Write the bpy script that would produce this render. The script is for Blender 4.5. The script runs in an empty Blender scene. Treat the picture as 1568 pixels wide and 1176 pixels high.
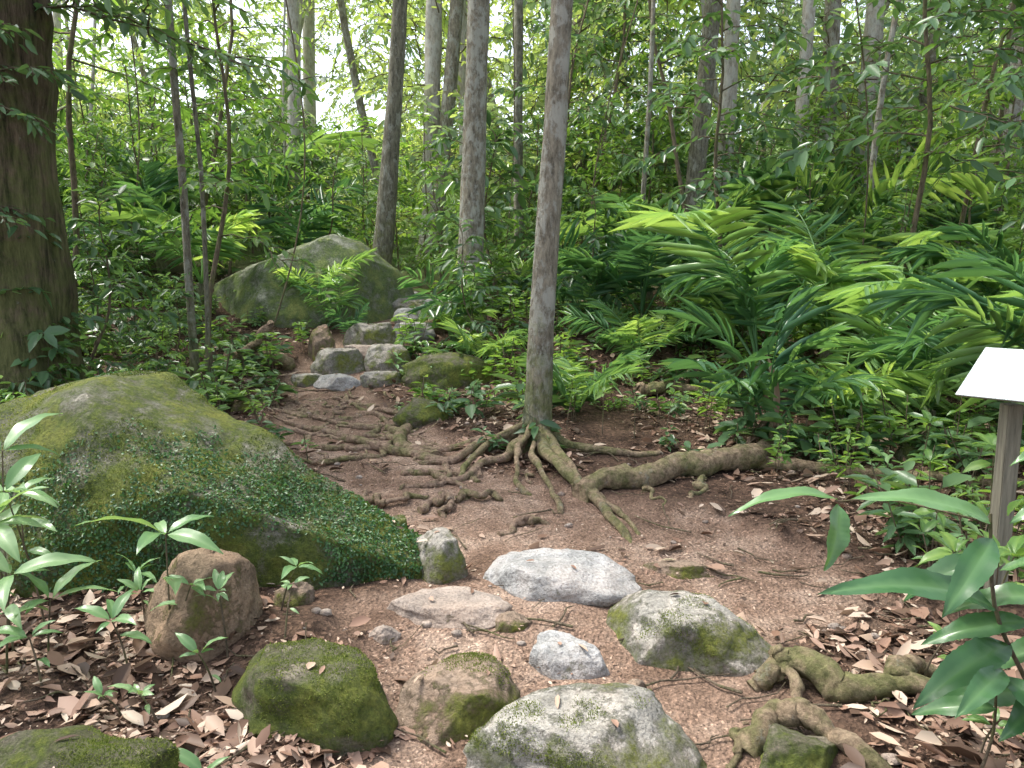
import bpy, bmesh, math, random
import numpy as np
from mathutils import Vector, Matrix, Euler
rng = np.random.default_rng(11)
random.seed(11)
scene = bpy.context.scene
COL = scene.collection

# ------------------------------------------------------------------ noise
def _h(ix, iy, iz, s):
    h = (ix*374761393 + iy*668265263 + iz*1440662683 + s*1274126177) & 0xffffffff
    h = ((h ^ (h >> 13))*1274126177) & 0xffffffff
    h = h ^ (h >> 16)
    return h/4294967295.0*2-1
def vnoise(P, s=0):
    P = np.asarray(P, float)
    i = np.floor(P).astype(np.int64); f = P-i; u = f*f*(3-2*f)
    x, y, z = i[..., 0], i[..., 1], i[..., 2]
    ux, uy, uz = u[..., 0], u[..., 1], u[..., 2]
    def L(a, b, t): return a+(b-a)*t
    return L(L(L(_h(x,y,z,s),_h(x+1,y,z,s),ux),L(_h(x,y+1,z,s),_h(x+1,y+1,z,s),ux),uy),
             L(L(_h(x,y,z+1,s),_h(x+1,y,z+1,s),ux),L(_h(x,y+1,z+1,s),_h(x+1,y+1,z+1,s),ux),uy),uz)
def fbm(P, o=3, s=0):
    r = 0; a = .5
    for k in range(o):
        r = r+a*vnoise(np.asarray(P)*(2**k)+k*17.3, s+k); a *= .5
    return r
def nrm(a):
    return a/np.maximum(np.linalg.norm(a, axis=-1, keepdims=True), 1e-9)

# ------------------------------------------------------------------ terrain
_ys = np.arange(-30, 400, .1)
_zt = np.interp(_ys, [-30,2,3,4,5,6,7,8,9,10,11,12,14,16,20,25,40,60,120,400],
                [-1,0,.02,.08,.13,.2,.27,.35,.55,.8,1.0,1.15,1.4,1.7,2.4,3.4,6.5,10,20,60])
_zt = np.convolve(np.pad(_zt, 4, mode='edge'), np.ones(9)/9, 'valid')
def pmask(x, y):
    cx = np.interp(y, [2,3,3.5,4,4.5,5,6,7,8,9,10.5,12,14], [.2,.25,.5,.65,.35,-.3,-1.02,-1.6,-2.0,-1.9,-1.6,-1.7,-2])
    hw = np.interp(y, [2,3,3.5,4,4.5,5,6,7,8,9,10.5,12,14,16], [.8,.85,1.15,1.25,.95,.82,.72,.6,.6,.5,.5,.4,.3,0])
    n = fbm(np.stack([x*1.6, y*1.6, x*0], -1), 3, 5)
    d = 1-np.abs(x-cx)/np.maximum(hw, .01)+n*.75
    m = np.clip(d/.45+.35, 0, 1)
    return m*m*(3-2*m)*(y < 15)
def zg(x, y):
    x = np.asarray(x, float); y = np.asarray(y, float)
    z = np.interp(y, _ys, _zt)
    z = z+np.clip(-2.6-x, 0, 10)*.10*np.clip((y-3)/3, 0, 1)
    z = z+np.clip(x-2.2, 0, 8)*.02
    m = pmask(x, y)
    P = np.stack([x, y, x*0], -1)
    z = z+fbm(P*.9, 3, 9)*.10*(1-.6*m)+fbm(P*4, 3, 3)*.045*(1-.3*m)-m*.045
    far = np.clip((y-14)/20, 0, 1)
    return z+far*fbm(P*.12, 2, 21)*2.5
def Z(x, y): return float(zg(np.array([x]), np.array([y]))[0])
def PM1(x, y): return float(pmask(np.array([x]), np.array([y]))[0])

# ------------------------------------------------------------------ mesh builder
class MB:
    def __init__(s): s.v=[]; s.f=[]; s.m=[]; s.r=[]; s.n=0
    def add(s, V, F, mat=0, rnd=0.5):
        V = np.asarray(V, float).reshape(-1, 3); F = np.asarray(F, np.int64)
        s.v.append(V); s.f.append(F+s.n); s.m.append(np.full(len(F), mat))
        s.r.append(np.broadcast_to(np.asarray(rnd, float), (len(V),)).copy()); s.n += len(V)
    def mesh(s, name, mats, smooth=True, extra=None):
        me = bpy.data.meshes.new(name)
        V = np.concatenate(s.v)
        me.vertices.add(len(V)); me.vertices.foreach_set('co', V.ravel().astype(np.float32))
        loops = np.concatenate([f.ravel() for f in s.f])
        tot = np.concatenate([np.full(len(f), f.shape[1]) for f in s.f])
        st = np.concatenate([[0], np.cumsum(tot)[:-1]])
        me.loops.add(len(loops)); me.loops.foreach_set('vertex_index', loops.astype(np.int32))
        me.polygons.add(len(tot)); me.polygons.foreach_set('loop_start', st.astype(np.int32))
        for m in mats: me.materials.append(m)
        me.polygons.foreach_set('material_index', np.concatenate(s.m).astype(np.int32))
        me.update(calc_edges=True)
        me.polygons.foreach_set('use_smooth', np.full(len(tot), bool(smooth)))
        a = me.attributes.new('rnd', 'FLOAT', 'POINT'); a.data.foreach_set('value', np.concatenate(s.r).astype(np.float32))
        if extra is not None:
            for k, arr in extra.items():
                a = me.attributes.new(k, 'FLOAT', 'POINT'); a.data.foreach_set('value', arr.astype(np.float32))
        me.update()
        return me
def obj(name, me, parent=None, loc=(0,0,0), rot=(0,0,0), sc=1.0):
    o = bpy.data.objects.new(name, me); COL.objects.link(o)
    o.location = loc; o.rotation_euler = rot
    o.scale = (sc,)*3 if not hasattr(sc, '__len__') else sc
    if parent: o.parent = parent
    return o
def empty(name, loc=(0,0,0)):
    o = bpy.data.objects.new(name, None); COL.objects.link(o); o.location = loc; return o

def tube(mb, P, R, sides=6, mat=0, rnd=.5, lob=0., seed=0, cap=True, sq=1.0):
    P = np.asarray(P, float); R = np.broadcast_to(np.asarray(R, float), (len(P),))
    T = nrm(np.gradient(P, axis=0)); mt = nrm(T.mean(0))
    ref = np.array([0,0,1.]) if abs(mt[2]) < .75 else np.array([1.,0,0])
    N = nrm(np.cross(T, ref)); B = np.cross(T, N)
    a = np.linspace(0, 2*np.pi, sides, endpoint=False)
    rr = R[:, None]*np.ones(sides)[None]
    if lob > 0:
        Q = np.stack([np.cos(a)[None]*1.6+0*rr, np.sin(a)[None]*1.6+0*rr, (np.arange(len(P))*.45)[:, None]+0*rr], -1)
        rr = rr*(1+lob*fbm(Q, 3, seed)*2)
    V = P[:, None]+rr[..., None]*(np.cos(a)[None, :, None]*N[:, None]+sq*np.sin(a)[None, :, None]*B[:, None])
    n = len(P); i = np.arange(n-1)[:, None]*sides; j = np.arange(sides)[None]; j2 = (j+1) % sides
    F = np.stack([i+j, i+j2, i+sides+j2, i+sides+j], -1).reshape(-1, 4)
    V = V.reshape(-1, 3)
    mb.add(V, F, mat, rnd)
    if cap:
        mb.add(V[-sides:], np.arange(sides)[None], mat, rnd); mb.add(V[:sides], np.arange(sides)[None, ::-1], mat, rnd)
def smoothpath(pts, n):
    pts = np.asarray(pts, float); m = len(pts)
    t = np.linspace(0, m-1, n); out = []
    for u in t:
        i = min(int(u), m-2); f = u-i
        p0 = pts[max(i-1, 0)]; p1 = pts[i]; p2 = pts[i+1]; p3 = pts[min(i+2, m-1)]
        out.append(.5*((2*p1)+(-p0+p2)*f+(2*p0-5*p1+4*p2-p3)*f*f+(-p0+3*p1-3*p2+p3)*f**3))
    return np.array(out)

def leaves(mb, P, D, N, L, W, mat=0, rnd=.5, fold=.18, droop=.15):
    P = np.asarray(P, float); n = len(P)
    if n == 0: return
    D = nrm(np.asarray(D, float)); S = nrm(np.cross(D, N)); N = np.cross(S, D)
    L = np.broadcast_to(L, (n,))[:, None]; W = np.broadcast_to(W, (n,))[:, None]
    fold = np.broadcast_to(fold, (n,))[:, None]; droop = np.broadcast_to(droop, (n,))[:, None]
    def pt(t, w): return P+D*L*t+S*W*w+N*(abs(w)*fold*W*2-droop*L*t*t)
    V = np.stack([P, pt(.28,.42), pt(.66,.40), pt(1.,0), pt(.66,-.40), pt(.28,-.42)], 1).reshape(-1, 3)
    b = (np.arange(n)*6)[:, None]
    F = np.concatenate([b+np.array([[0,3,2,1]]), b+np.array([[0,5,4,3]])])
    mb.add(V, F, mat, np.repeat(np.broadcast_to(rnd, (n,)), 6))

def bigleaf(mb, base, tip, L=None, W=.07, up=(0,0,1), arch=.15, mat=0, rnd=.5, serr=0., fold=.12, wav=.0, nseg=12, petiole=.0):
    base = np.array(base, float); tip = np.array(tip, float); D = tip-base; Ln = np.linalg.norm(D); D = D/Ln
    up = np.array(up, float); S = nrm(np.cross(D, up)); N = np.cross(S, D)
    t = np.linspace(0, 1, nseg+1)
    prof = np.sin(np.pi*np.clip(t, 0, 1)**.85)**.8*(1-.35*t)
    prof[0] = .04; prof[-1] = .01
    if serr: prof = prof*(1+serr*((np.arange(nseg+1) % 2)*2-1))
    cols = np.array([-1,-.5,-.06,.06,.5,1]); V = []; Rn = []
    ph = random.random()*6
    for k, tt in enumerate(t):
        c = base+D*Ln*tt+N*arch*Ln*(4*tt*(1-tt))*.5
        for q in cols:
            vein = .5*W*wav*((k % 2)*2-1)*(1 if abs(q) == .5 else 0)
            V.append(c+S*q*prof[k]*W*.5+N*(abs(q)*fold*W*prof[k]-.25*fold*W*q*q*prof[k]+wav*W*abs(q)*math.sin(tt*16+ph+q)+vein)); Rn.append(min(1, rnd+(.3 if abs(q) < .1 else 0)))
    F = []
    for k in range(nseg):
        for q in range(5):
            a = k*6+q; F.append([a, a+1, a+7, a+6])
    mb.add(V, F, mat, Rn)

# ------------------------------------------------------------------ materials
def newmat(name):
    m = bpy.data.materials.new(name); m.use_nodes = True; nt = m.node_tree; nt.nodes.clear()
    return m, nt, nt.nodes, nt.links
def ramp(nt, stops, interp='LINEAR'):
    r = nt.nodes.new('ShaderNodeValToRGB'); e = r.color_ramp.elements; r.color_ramp.interpolation = interp
    while len(e) < len(stops): e.new(.5)
    for k, (p, c) in enumerate(stops):
        e[k].position = p; e[k].color = (*c, 1) if len(c) == 3 else c
    return r
def g(v): return (v, v, v)
def mixc(nt, fac, a, b, mode='MIX'):
    m = nt.nodes.new('ShaderNodeMix'); m.data_type = 'RGBA'; m.blend_type = mode
    for s, v in ((m.inputs[0], fac), (m.inputs[6], a), (m.inputs[7], b)):
        if isinstance(v, bpy.types.NodeSocket): nt.links.new(v, s)
        elif isinstance(v, (int, float)): s.default_value = v
        else: s.default_value = (*v, 1)
    return m.outputs[2]
def math_(nt, op, a, b=0., clamp=False):
    m = nt.nodes.new('ShaderNodeMath'); m.operation = op; m.use_clamp = clamp
    for s, v in zip(m.inputs, (a, b)):
        if isinstance(v, bpy.types.NodeSocket): nt.links.new(v, s)
        else: s.default_value = v
    return m.outputs[0]
def tex(nt, kind, vec, scale, detail=4, rough=.6, feature=None, rand=1):
    n = nt.nodes.new(kind); n.inputs['Scale'].default_value = scale
    if 'Detail' in n.inputs and kind == 'ShaderNodeTexNoise': n.inputs['Detail'].default_value = detail; n.inputs['Roughness'].default_value = rough
    if feature: n.feature = feature
    if vec is not None: nt.links.new(vec, n.inputs['Vector'])
    return n
def coord(nt, scale=(1,1,1), kind='Object'):
    c = nt.nodes.new('ShaderNodeTexCoord'); m = nt.nodes.new('ShaderNodeMapping'); m.inputs['Scale'].default_value = scale
    nt.links.new(c.outputs[kind], m.inputs[0]); return m.outputs[0]
def finish(nt, col, rough=.8, bump=None, bstr=.5, bdist=.02, spec=.3):
    p = nt.nodes.new('ShaderNodeBsdfPrincipled'); o = nt.nodes.new('ShaderNodeOutputMaterial')
    if isinstance(col, bpy.types.NodeSocket): nt.links.new(col, p.inputs['Base Color'])
    else: p.inputs['Base Color'].default_value = (*col, 1)
    if isinstance(rough, bpy.types.NodeSocket): nt.links.new(rough, p.inputs['Roughness'])
    else: p.inputs['Roughness'].default_value = rough
    p.inputs['Specular IOR Level'].default_value = spec
    if bump is not None:
        b = nt.nodes.new('ShaderNodeBump'); b.inputs['Strength'].default_value = bstr; b.inputs['Distance'].default_value = bdist
        nt.links.new(bump, b.inputs['Height']); nt.links.new(b.outputs[0], p.inputs['Normal'])
    nt.links.new(p.outputs[0], o.inputs[0]); return p, o

def leafmat(name, stops, trans=.4, tgain=(1.9,1.8,.9), rough=.38, orand=.35, spec=.5):
    m, nt, N, L = newmat(name)
    at = N.new('ShaderNodeAttribute'); at.attribute_name = 'rnd'
    oi = N.new('ShaderNodeObjectInfo')
    f = math_(nt, 'ADD', math_(nt, 'MULTIPLY', at.outputs['Fac'], 1-orand), math_(nt, 'MULTIPLY', oi.outputs['Random'], orand), True)
    r = ramp(nt, stops); L.new(f, r.inputs[0])
    p = N.new('ShaderNodeBsdfPrincipled'); p.inputs['Roughness'].default_value = rough; p.inputs['Specular IOR Level'].default_value = spec
    L.new(r.outputs[0], p.inputs['Base Color'])
    t = N.new('ShaderNodeBsdfTranslucent')
    L.new(mixc(nt, 1., r.outputs[0], tgain, 'MULTIPLY'), t.inputs[0])
    mx = N.new('ShaderNodeMixShader'); mx.inputs[0].default_value = trans
    L.new(p.outputs[0], mx.inputs[1]); L.new(t.outputs[0], mx.inputs[2])
    o = N.new('ShaderNodeOutputMaterial'); L.new(mx.outputs[0], o.inputs[0]); return m

M_leaf = leafmat('leaf_understory', [(0,(.05,.115,.03)),(.4,(.12,.235,.06)),(.75,(.22,.36,.09)),(1,(.37,.48,.16))])
M_leafdark = leafmat('leaf_dark', [(0,(.04,.09,.04)),(.5,(.09,.175,.08)),(1,(.18,.30,.14))], trans=.35, rough=.28)
M_hazeL = leafmat('leaf_far_haze_sun_tint', [(0,(.20,.29,.11)),(.5,(.36,.47,.20)),(1,(.56,.64,.36))], trans=.5, rough=.5, orand=.5)  # distance haze and the brighter sunlit left are painted into this leaf colour
M_hazeR = leafmat('leaf_far_haze_cool_tint', [(0,(.12,.20,.13)),(.5,(.22,.33,.22)),(1,(.40,.51,.37))], trans=.45, rough=.4, orand=.5)  # pale bluish leaf colour stands in for haze on the right
M_palm = leafmat('palm_leaf', [(0,(.05,.13,.07)),(.45,(.11,.24,.11)),(.8,(.26,.42,.15)),(1,(.42,.56,.2))], trans=.4, rough=.28)
M_fresh = leafmat('leaf_fresh', [(0,(.08,.19,.07)),(.5,(.16,.29,.12)),(1,(.30,.44,.22))], trans=.3, rough=.33)
M_big = leafmat('leaf_big_glossy', [(0,(.03,.085,.035)),(.5,(.05,.13,.05)),(1,(.15,.28,.11))], trans=.25, rough=.27)
M_dead = leafmat('leaf_litter', [(0,(.06,.036,.025)),(.2,(.14,.085,.055)),(.4,(.24,.14,.095)),(.58,(.34,.22,.16)),(.8,(.46,.34,.25)),(.96,(.56,.46,.36)),(1,(.36,.36,.12))], trans=.1, tgain=(1,1,1), rough=.55, orand=0, spec=.35)

def barkmat(name, dark, light, lich=.35, lichc=(.46,.46,.40), moss=.5, zs=.25, mossz=1.2, lstr=.6, bsc=26, bd=.04):
    m, nt, N, L = newmat(name)
    c = coord(nt, (1,1,zs)); c2 = coord(nt); c3 = coord(nt, (1,1,.55))
    n1 = tex(nt, 'ShaderNodeTexNoise', c, bsc, 7, .78); n2 = tex(nt, 'ShaderNodeTexNoise', c3, 9, 9, .72); n3 = tex(nt, 'ShaderNodeTexNoise', c2, 5, 7, .72)
    r = ramp(nt, [(.36, dark), (.62, light)]); L.new(n1.outputs[0], r.inputs[0])
    lr = ramp(nt, [(.66-lich*.3, g(0)), (.73-lich*.3, g(1))]); L.new(n2.outputs[0], lr.inputs[0])
    col = mixc(nt, math_(nt, 'MULTIPLY', lr.outputs[0], lstr), r.outputs[0], lichc)
    sx = N.new('ShaderNodeSeparateXYZ'); L.new(c2, sx.inputs[0])
    low = math_(nt, 'SUBTRACT', 1., math_(nt, 'DIVIDE', sx.outputs[2], mossz), True)
    mr = ramp(nt, [(.48, g(0)), (.66, g(1))]); L.new(math_(nt, 'ADD', n3.outputs[0], math_(nt, 'MULTIPLY', math_(nt, 'SUBTRACT', low, .7), moss)), mr.inputs[0])
    mc = ramp(nt, [(.35,(.06,.08,.02)),(.65,(.21,.24,.07))]); L.new(n1.outputs[0], mc.inputs[0])
    col = mixc(nt, math_(nt, 'MULTIPLY', mr.outputs[0], .75), col, mc.outputs[0])
    finish(nt, col, .85, math_(nt, 'ADD', n1.outputs[0], math_(nt, 'MULTIPLY', lr.outputs[0], .15)), 1., bd); return m
M_bark = barkmat('bark_grey_brown', (.09,.078,.055), (.37,.33,.25), lich=.6, moss=.7, mossz=2.8, lstr=.7)
M_barkpale = barkmat('bark_pale', (.28,.25,.2), (.62,.57,.49), lich=.65, lichc=(.62,.62,.57), moss=.35)
M_barkdark = barkmat('bark_dark', (.07,.065,.047), (.29,.27,.2), lich=.45, moss=.6, mossz=3)
M_barkred = barkmat('bark_shaggy', (.035,.026,.017), (.30,.22,.15), lich=.1, zs=.13, moss=.62, mossz=12, bsc=18, bd=.10)
M_root = barkmat('root_wood', (.12,.075,.05), (.46,.33,.24), lich=.2, zs=1, moss=.1, mossz=50, lstr=.3)
M_rootmoss = barkmat('root_mossy', (.13,.09,.055), (.48,.36,.24), lich=.3, zs=1, moss=.22, mossz=50, lstr=.5)
M_twig = barkmat('twig', (.08,.065,.04), (.26,.2,.14), lich=0, moss=0)

def rockmat(name, a, b, moss=.5, mossc=((.055,.08,.02),(.23,.28,.055)), speck=.6, dirt=.0, warm=(.3,.19,.12)):
    m, nt, N, L = newmat(name)
    c = coord(nt)
    n1 = tex(nt, 'ShaderNodeTexNoise', c, 6, 7, .7); sp = tex(nt, 'ShaderNodeTexNoise', c, 75, 3, .7); mo = tex(nt, 'ShaderNodeTexNoise', c, 3.6, 9, .76)
    r = ramp(nt, [(.35, a), (.65, b)]); L.new(n1.outputs[0], r.inputs[0])
    sr = ramp(nt, [(.36, g(.3)), (.5, g(.95)), (.62, g(1.05)), (.68, g(1.6))]); L.new(sp.outputs[0], sr.inputs[0])
    col = mixc(nt, speck, r.outputs[0], mixc(nt, 1., r.outputs[0], sr.outputs[0], 'MULTIPLY'))
    wr = ramp(nt, [(.42, g(0)), (.68, g(1))]); n4 = tex(nt, 'ShaderNodeTexNoise', c, 2.7, 5, .65); L.new(n4.outputs[0], wr.inputs[0])
    col = mixc(nt, math_(nt, 'MULTIPLY', wr.outputs[0], dirt), col, warm)
    ge = N.new('ShaderNodeNewGeometry'); sx = N.new('ShaderNodeSeparateXYZ'); L.new(ge.outputs['Normal'], sx.inputs[0])
    mf = math_(nt, 'ADD', mo.outputs[0], math_(nt, 'MULTIPLY', math_(nt, 'SUBTRACT', .55, math_(nt,'ABSOLUTE', math_(nt,'SUBTRACT', sx.outputs[2], .35))), .14))
    mr = ramp(nt, [(.78-moss*.45, g(0)), (.92-moss*.45, g(1))]); L.new(mf, mr.inputs[0])
    fine = tex(nt, 'ShaderNodeTexNoise', c, 45, 6, .8); mc = ramp(nt, [(.32, mossc[0]), (.7, mossc[1])]); L.new(fine.outputs[0], mc.inputs[0])
    n5 = tex(nt, 'ShaderNodeTexNoise', c, 3.5, 6, .7); n5r = ramp(nt, [(.35,(.32,.48,.38)),(.52,(.95,.98,.9)),(.68,(1.7,1.4,1.3))]); L.new(n5.outputs[0], n5r.inputs[0])
    mcol = mixc(nt, 1., mc.outputs[0], n5r.outputs[0], 'MULTIPLY')
    col = mixc(nt, math_(nt, 'MULTIPLY', mr.outputs[0], .92), col, mcol)
    bh = math_(nt, 'ADD', math_(nt, 'MULTIPLY', n1.outputs[0], 1.3), math_(nt, 'ADD', math_(nt, 'MULTIPLY', sp.outputs[0], .25), math_(nt, 'MULTIPLY', math_(nt,'MULTIPLY',fine.outputs[0], mr.outputs[0]), 1.3)))
    finish(nt, col, .9, bh, 1., .028, .2); return m
M_rmoss = rockmat('boulder_mossy', (.16,.15,.11), (.36,.34,.28), moss=.86)
M_rback = rockmat('boulder_green', (.17,.18,.13), (.40,.41,.33), moss=.76, mossc=((.10,.14,.05),(.28,.36,.13)))
M_rgray = rockmat('granite_grey', (.22,.22,.21), (.50,.50,.49), moss=.28, dirt=.3)
M_rmix = rockmat('granite_part_moss', (.21,.20,.175), (.46,.44,.39), moss=.62, dirt=.3)
M_rbrown = rockmat('stone_brown', (.18,.135,.10), (.36,.28,.21), moss=.6, dirt=.6)
M_rround = rockmat('stone_round_brown', (.15,.11,.075), (.34,.25,.17), moss=.45, dirt=.6)
M_rtan = rockmat('stone_tan', (.23,.19,.16), (.43,.37,.32), moss=.25, dirt=.45)
M_rgreen = rockmat('stone_mossy', (.15,.13,.09), (.3,.27,.21), moss=.82)

# ground
m, nt, N, L = newmat('forest_floor'); M_ground = m
at = N.new('ShaderNodeAttribute'); at.attribute_name = 'path'
fa = N.new('ShaderNodeAttribute'); fa.attribute_name = 'far'
c = coord(nt)
n1 = tex(nt, 'ShaderNodeTexNoise', c, 2.2, 7, .7); n2 = tex(nt, 'ShaderNodeTexNoise', c, 45, 4, .7); v1 = tex(nt, 'ShaderNodeTexVoronoi', c, 55)
v2 = tex(nt, 'ShaderNodeTexVoronoi', c, 110)
pr = ramp(nt, [(.32,(.14,.088,.06)),(.48,(.27,.18,.13)),(.66,(.43,.32,.245))]); L.new(n1.outputs[0], pr.inputs[0])
sr = ramp(nt, [(.3,(.05,.03,.022)),(.55,(.11,.068,.046)),(.75,(.17,.11,.075))]); L.new(n1.outputs[0], sr.inputs[0])
br = ramp(nt, [(0,g(.45)),(.5,g(.9)),(.85,g(1.2)),(1,g(1.9))]); sv = N.new('ShaderNodeSeparateXYZ'); L.new(v1.outputs['Color'], sv.inputs[0]); L.new(sv.outputs[0], br.inputs[0])
soil = mixc(nt, 1., sr.outputs[0], br.outputs[0], 'MULTIPLY')
gr = ramp(nt, [(.3,g(.6)),(.7,g(1.25))]); L.new(n2.outputs[0], gr.inputs[0])
peb = ramp(nt, [(0,g(.5)),(.3,g(.95)),(.9,g(1.05)),(1,g(1.8))]); sv2 = N.new('ShaderNodeSeparateXYZ'); L.new(v2.outputs['Color'], sv2.inputs[0]); L.new(sv2.outputs[1], peb.inputs[0])
dirt = mixc(nt, 1., mixc(nt, 1., pr.outputs[0], gr.outputs[0], 'MULTIPLY'), peb.outputs[0], 'MULTIPLY')
col = mixc(nt, at.outputs['Fac'], soil, dirt)
hr = ramp(nt, [(.3,(.04,.08,.02)),(.7,(.14,.22,.06))]); L.new(n1.outputs[0], hr.inputs[0])
col = mixc(nt, fa.outputs['Fac'], col, hr.outputs[0])
bh = math_(nt, 'ADD', n2.outputs[0], math_(nt, 'MULTIPLY', v1.outputs[0], .6))
finish(nt, col, .92, bh, .9, .028, .2)

xs = np.concatenate([-np.geomspace(7, 300, 45)[::-1], np.arange(-6.97, 7, .035), np.geomspace(7, 300, 45)])
ys = np.concatenate([np.linspace(-30, .9, 20), np.arange(1.0, 13, .035), np.geomspace(13, 380, 90)])
X, Y = np.meshgrid(xs, ys); zz = zg(X, Y)
mb = MB(); nx = len(xs); ny = len(ys)
i = np.arange(ny-1)[:, None]*nx; j = np.arange(nx-1)[None]
F = np.stack([i+j, i+j+1, i+nx+j+1, i+nx+j], -1).reshape(-1, 4)
mb.add(np.stack([X, Y, zz], -1).reshape(-1, 3), F)
gm = mb.mesh('ground', [M_ground], True, {'path': pmask(X, Y).ravel(), 'far': np.clip((Y-12)/5, 0, 1).ravel()})
obj('ground', gm)

# ------------------------------------------------------------------ rocks
_ico = {}
def ico(sub):
    if sub not in _ico:
        bm = bmesh.new(); bmesh.ops.create_icosphere(bm, subdivisions=sub, radius=1)
        _ico[sub] = (np.array([v.co[:] for v in bm.verts]), np.array([[v.index for v in f.verts] for f in bm.faces])); bm.free()
    return _ico[sub]
rock_surf = []
def rock(name, loc, size, mat, seed, rz=0., cuts=9, ecuts=(), amp=.10, sub=5, flat=None, tilt=(0,0), hard=.93):
    V, F = ico(sub); V = V.copy(); r = np.random.default_rng(seed)
    for (a, b, c_, d) in ecuts:
        n = nrm(np.array([a, b, c_])); o = np.maximum(V@n-d, 0)[:, None]; V -= o*n*hard
    for k in range(cuts):
        n = r.normal(size=3); n[2] = abs(n[2])*.6; n = nrm(n); d = r.uniform(.62, .9)
        o = np.maximum(V@n-d, 0)[:, None]; V -= o*n*hard
    if flat: V[:, 2] = np.where(V[:, 2] > flat, flat+(V[:, 2]-flat)*.12, V[:, 2])
    D = nrm(V)
    V = V+D*(amp*fbm(V*1.7+seed*3.1, 3, seed)+amp*.4*fbm(V*6+seed, 4, seed+3))[:, None]
    V = V*np.array(size)
    s = D*(.016*fbm(V*16+seed, 3, 1))[:, None]*min(1, max(size)*1.8); V = V+s
    R = np.array(Euler((tilt[0], tilt[1], rz)).to_matrix()); V = V@R.T
    mb = MB(); mb.add(V, F); me = mb.mesh(name, [mat])
    o = obj(name, me, loc=loc); rock_surf.append((V+np.array(loc), F, nrm(D@R.T))); return o

B1 = rock('mossy_boulder', (-2.02,4.38,.0), (1.72,.99,.99), M_rmoss, 3, rz=-.30, cuts=1, ecuts=[(.62,-.05,.78,.70),(.5,.75,.42,.57),(-.85,0,.53,.88),(.2,-.75,.62,.90)], amp=.11, sub=6)
rock('mossy_boulder', (-2.88,11.2,.95), (1.5,1.0,1.22), M_rback, 8, cuts=1, ecuts=[(-.45,-.1,.9,.76),(.8,-.5,.1,.82),(.1,-.8,.55,.85)], amp=.08, sub=6)
rock('mossy_boulder', (4.9,16.5,1.7), (1.1,.9,1.2), M_rback, 18, cuts=4, amp=.07)
S = [ # x,y,rx,ry,rz,mat,zoff,rz,flat
 ('stepping_stone',.26,2.36,.40,.29,.20,M_rmix,.02,.15,.75),
 ('stepping_stone',-.22,2.70,.265,.25,.19,M_rbrown,.0,.3,.7),
 ('stepping_stone',-.74,2.62,.34,.26,.22,M_rgreen,.02,-.3,.8),
 ('stepping_stone',-1.31,2.08,.44,.28,.25,M_rgreen,.02,.1,None),
 ('stepping_stone',.20,2.98,.20,.16,.13,M_rgray,.0,-.5,.7),
 ('stepping_stone',.75,3.12,.38,.25,.19,M_rmix,.04,-.45,.75),
 ('stepping_stone',.19,3.72,.44,.25,.17,M_rgray,.0,-.25,.6),
 ('stepping_stone',-.30,3.38,.30,.2,.08,M_rtan,.01,-.1,.6),
 ('stepping_stone',-.38,3.84,.17,.16,.23,M_rmix,.02,.2,.8),
 ('stepping_stone',-.66,4.0,.17,.17,.24,M_rgreen,.02,.2,.8),
 ('round_boulder',-1.30,3.12,.255,.22,.27,M_rround,.09,.2,None),
 ('small_stone',.87,3.85,.2,.09,.07,M_rbrown,.0,-.1,.6),
 ('small_stone',-1.02,3.45,.1,.09,.09,M_rbrown,.02,.4,None),
 ('step_stone',-1.88,8.35,.28,.2,.13,M_rgray,.02,.1,.6),
 ('step_stone',-1.36,8.35,.3,.2,.14,M_rmix,.0,.3,.6),
 ('step_stone',-2.27,8.45,.2,.15,.12,M_rmix,.02,.1,.6),
 ('step_stone',-1.98,8.85,.34,.25,.28,M_rmix,.05,-.1,.7),
 ('step_stone',-1.40,8.85,.30,.25,.29,M_rmix,.05,.1,.7),
 ('pointed_stone',-2.27,9.25,.19,.17,.36,M_rbrown,.04,.4,None),
 ('step_stone',-1.78,9.6,.36,.25,.27,M_rmix,.10,.1,.7),
 ('step_stone',-1.25,9.8,.36,.24,.2,M_rgray,.10,.1,.6),
 ('step_stone',-1.7,9.25,.38,.22,.18,M_rtan,.06,.1,.6),
 ('step_stone',-1.3,10.5,.32,.22,.2,M_rgray,.10,.5,.6),
 ('step_stone',-1.45,11.1,.28,.2,.2,M_rmix,.10,.2,.6),
 ('step_stone',-1.0,11.0,.28,.2,.2,M_rgray,.10,.2,.6),
 ('mossy_rock',-.72,8.35,.6,.4,.30,M_rgreen,-.02,.35,None),
 ('mossy_rock',-.8,6.9,.28,.25,.16,M_rgreen,.0,.3,None),
 ('small_stone',-2.55,7.3,.2,.15,.1,M_rbrown,.0,.3,None),
 ('small_stone',3.0,5.6,.25,.2,.16,M_rgreen,.0,.3,None),
 ('small_stone',.93,2.32,.17,.14,.12,M_rgreen,.01,.3,None),
 ('small_stone',3.9,8.3,.35,.3,.25,M_rgreen,.0,.3,None),
 ('small_stone',.0,3.25,.09,.07,.06,M_rbrown,.0,.3,None),
 ('small_stone',-.55,3.15,.08,.06,.05,M_rtan,.0,.8,None),
 ('small_stone',.45,2.75,.09,.06,.05,M_rbrown,.0,.8,None),
 ('step_stone',-1.6,11.8,.26,.2,.18,M_rgray,.12,.2,.6),
 ('step_stone',-1.0,10.1,.2,.2,.2,M_rbrown,.06,.9,.7),
]
for k, (nm, x, y, rx, ry, rz_, mt, zo, ro, fl) in enumerate(S):
    rock(nm, (x, y, Z(x, y)+zo), (rx, ry, rz_), mt, 40+k*3, rz=ro, cuts=9 if nm != 'round_boulder' else 5, flat=fl, amp=.14)
peb_mb = MB()
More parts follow.
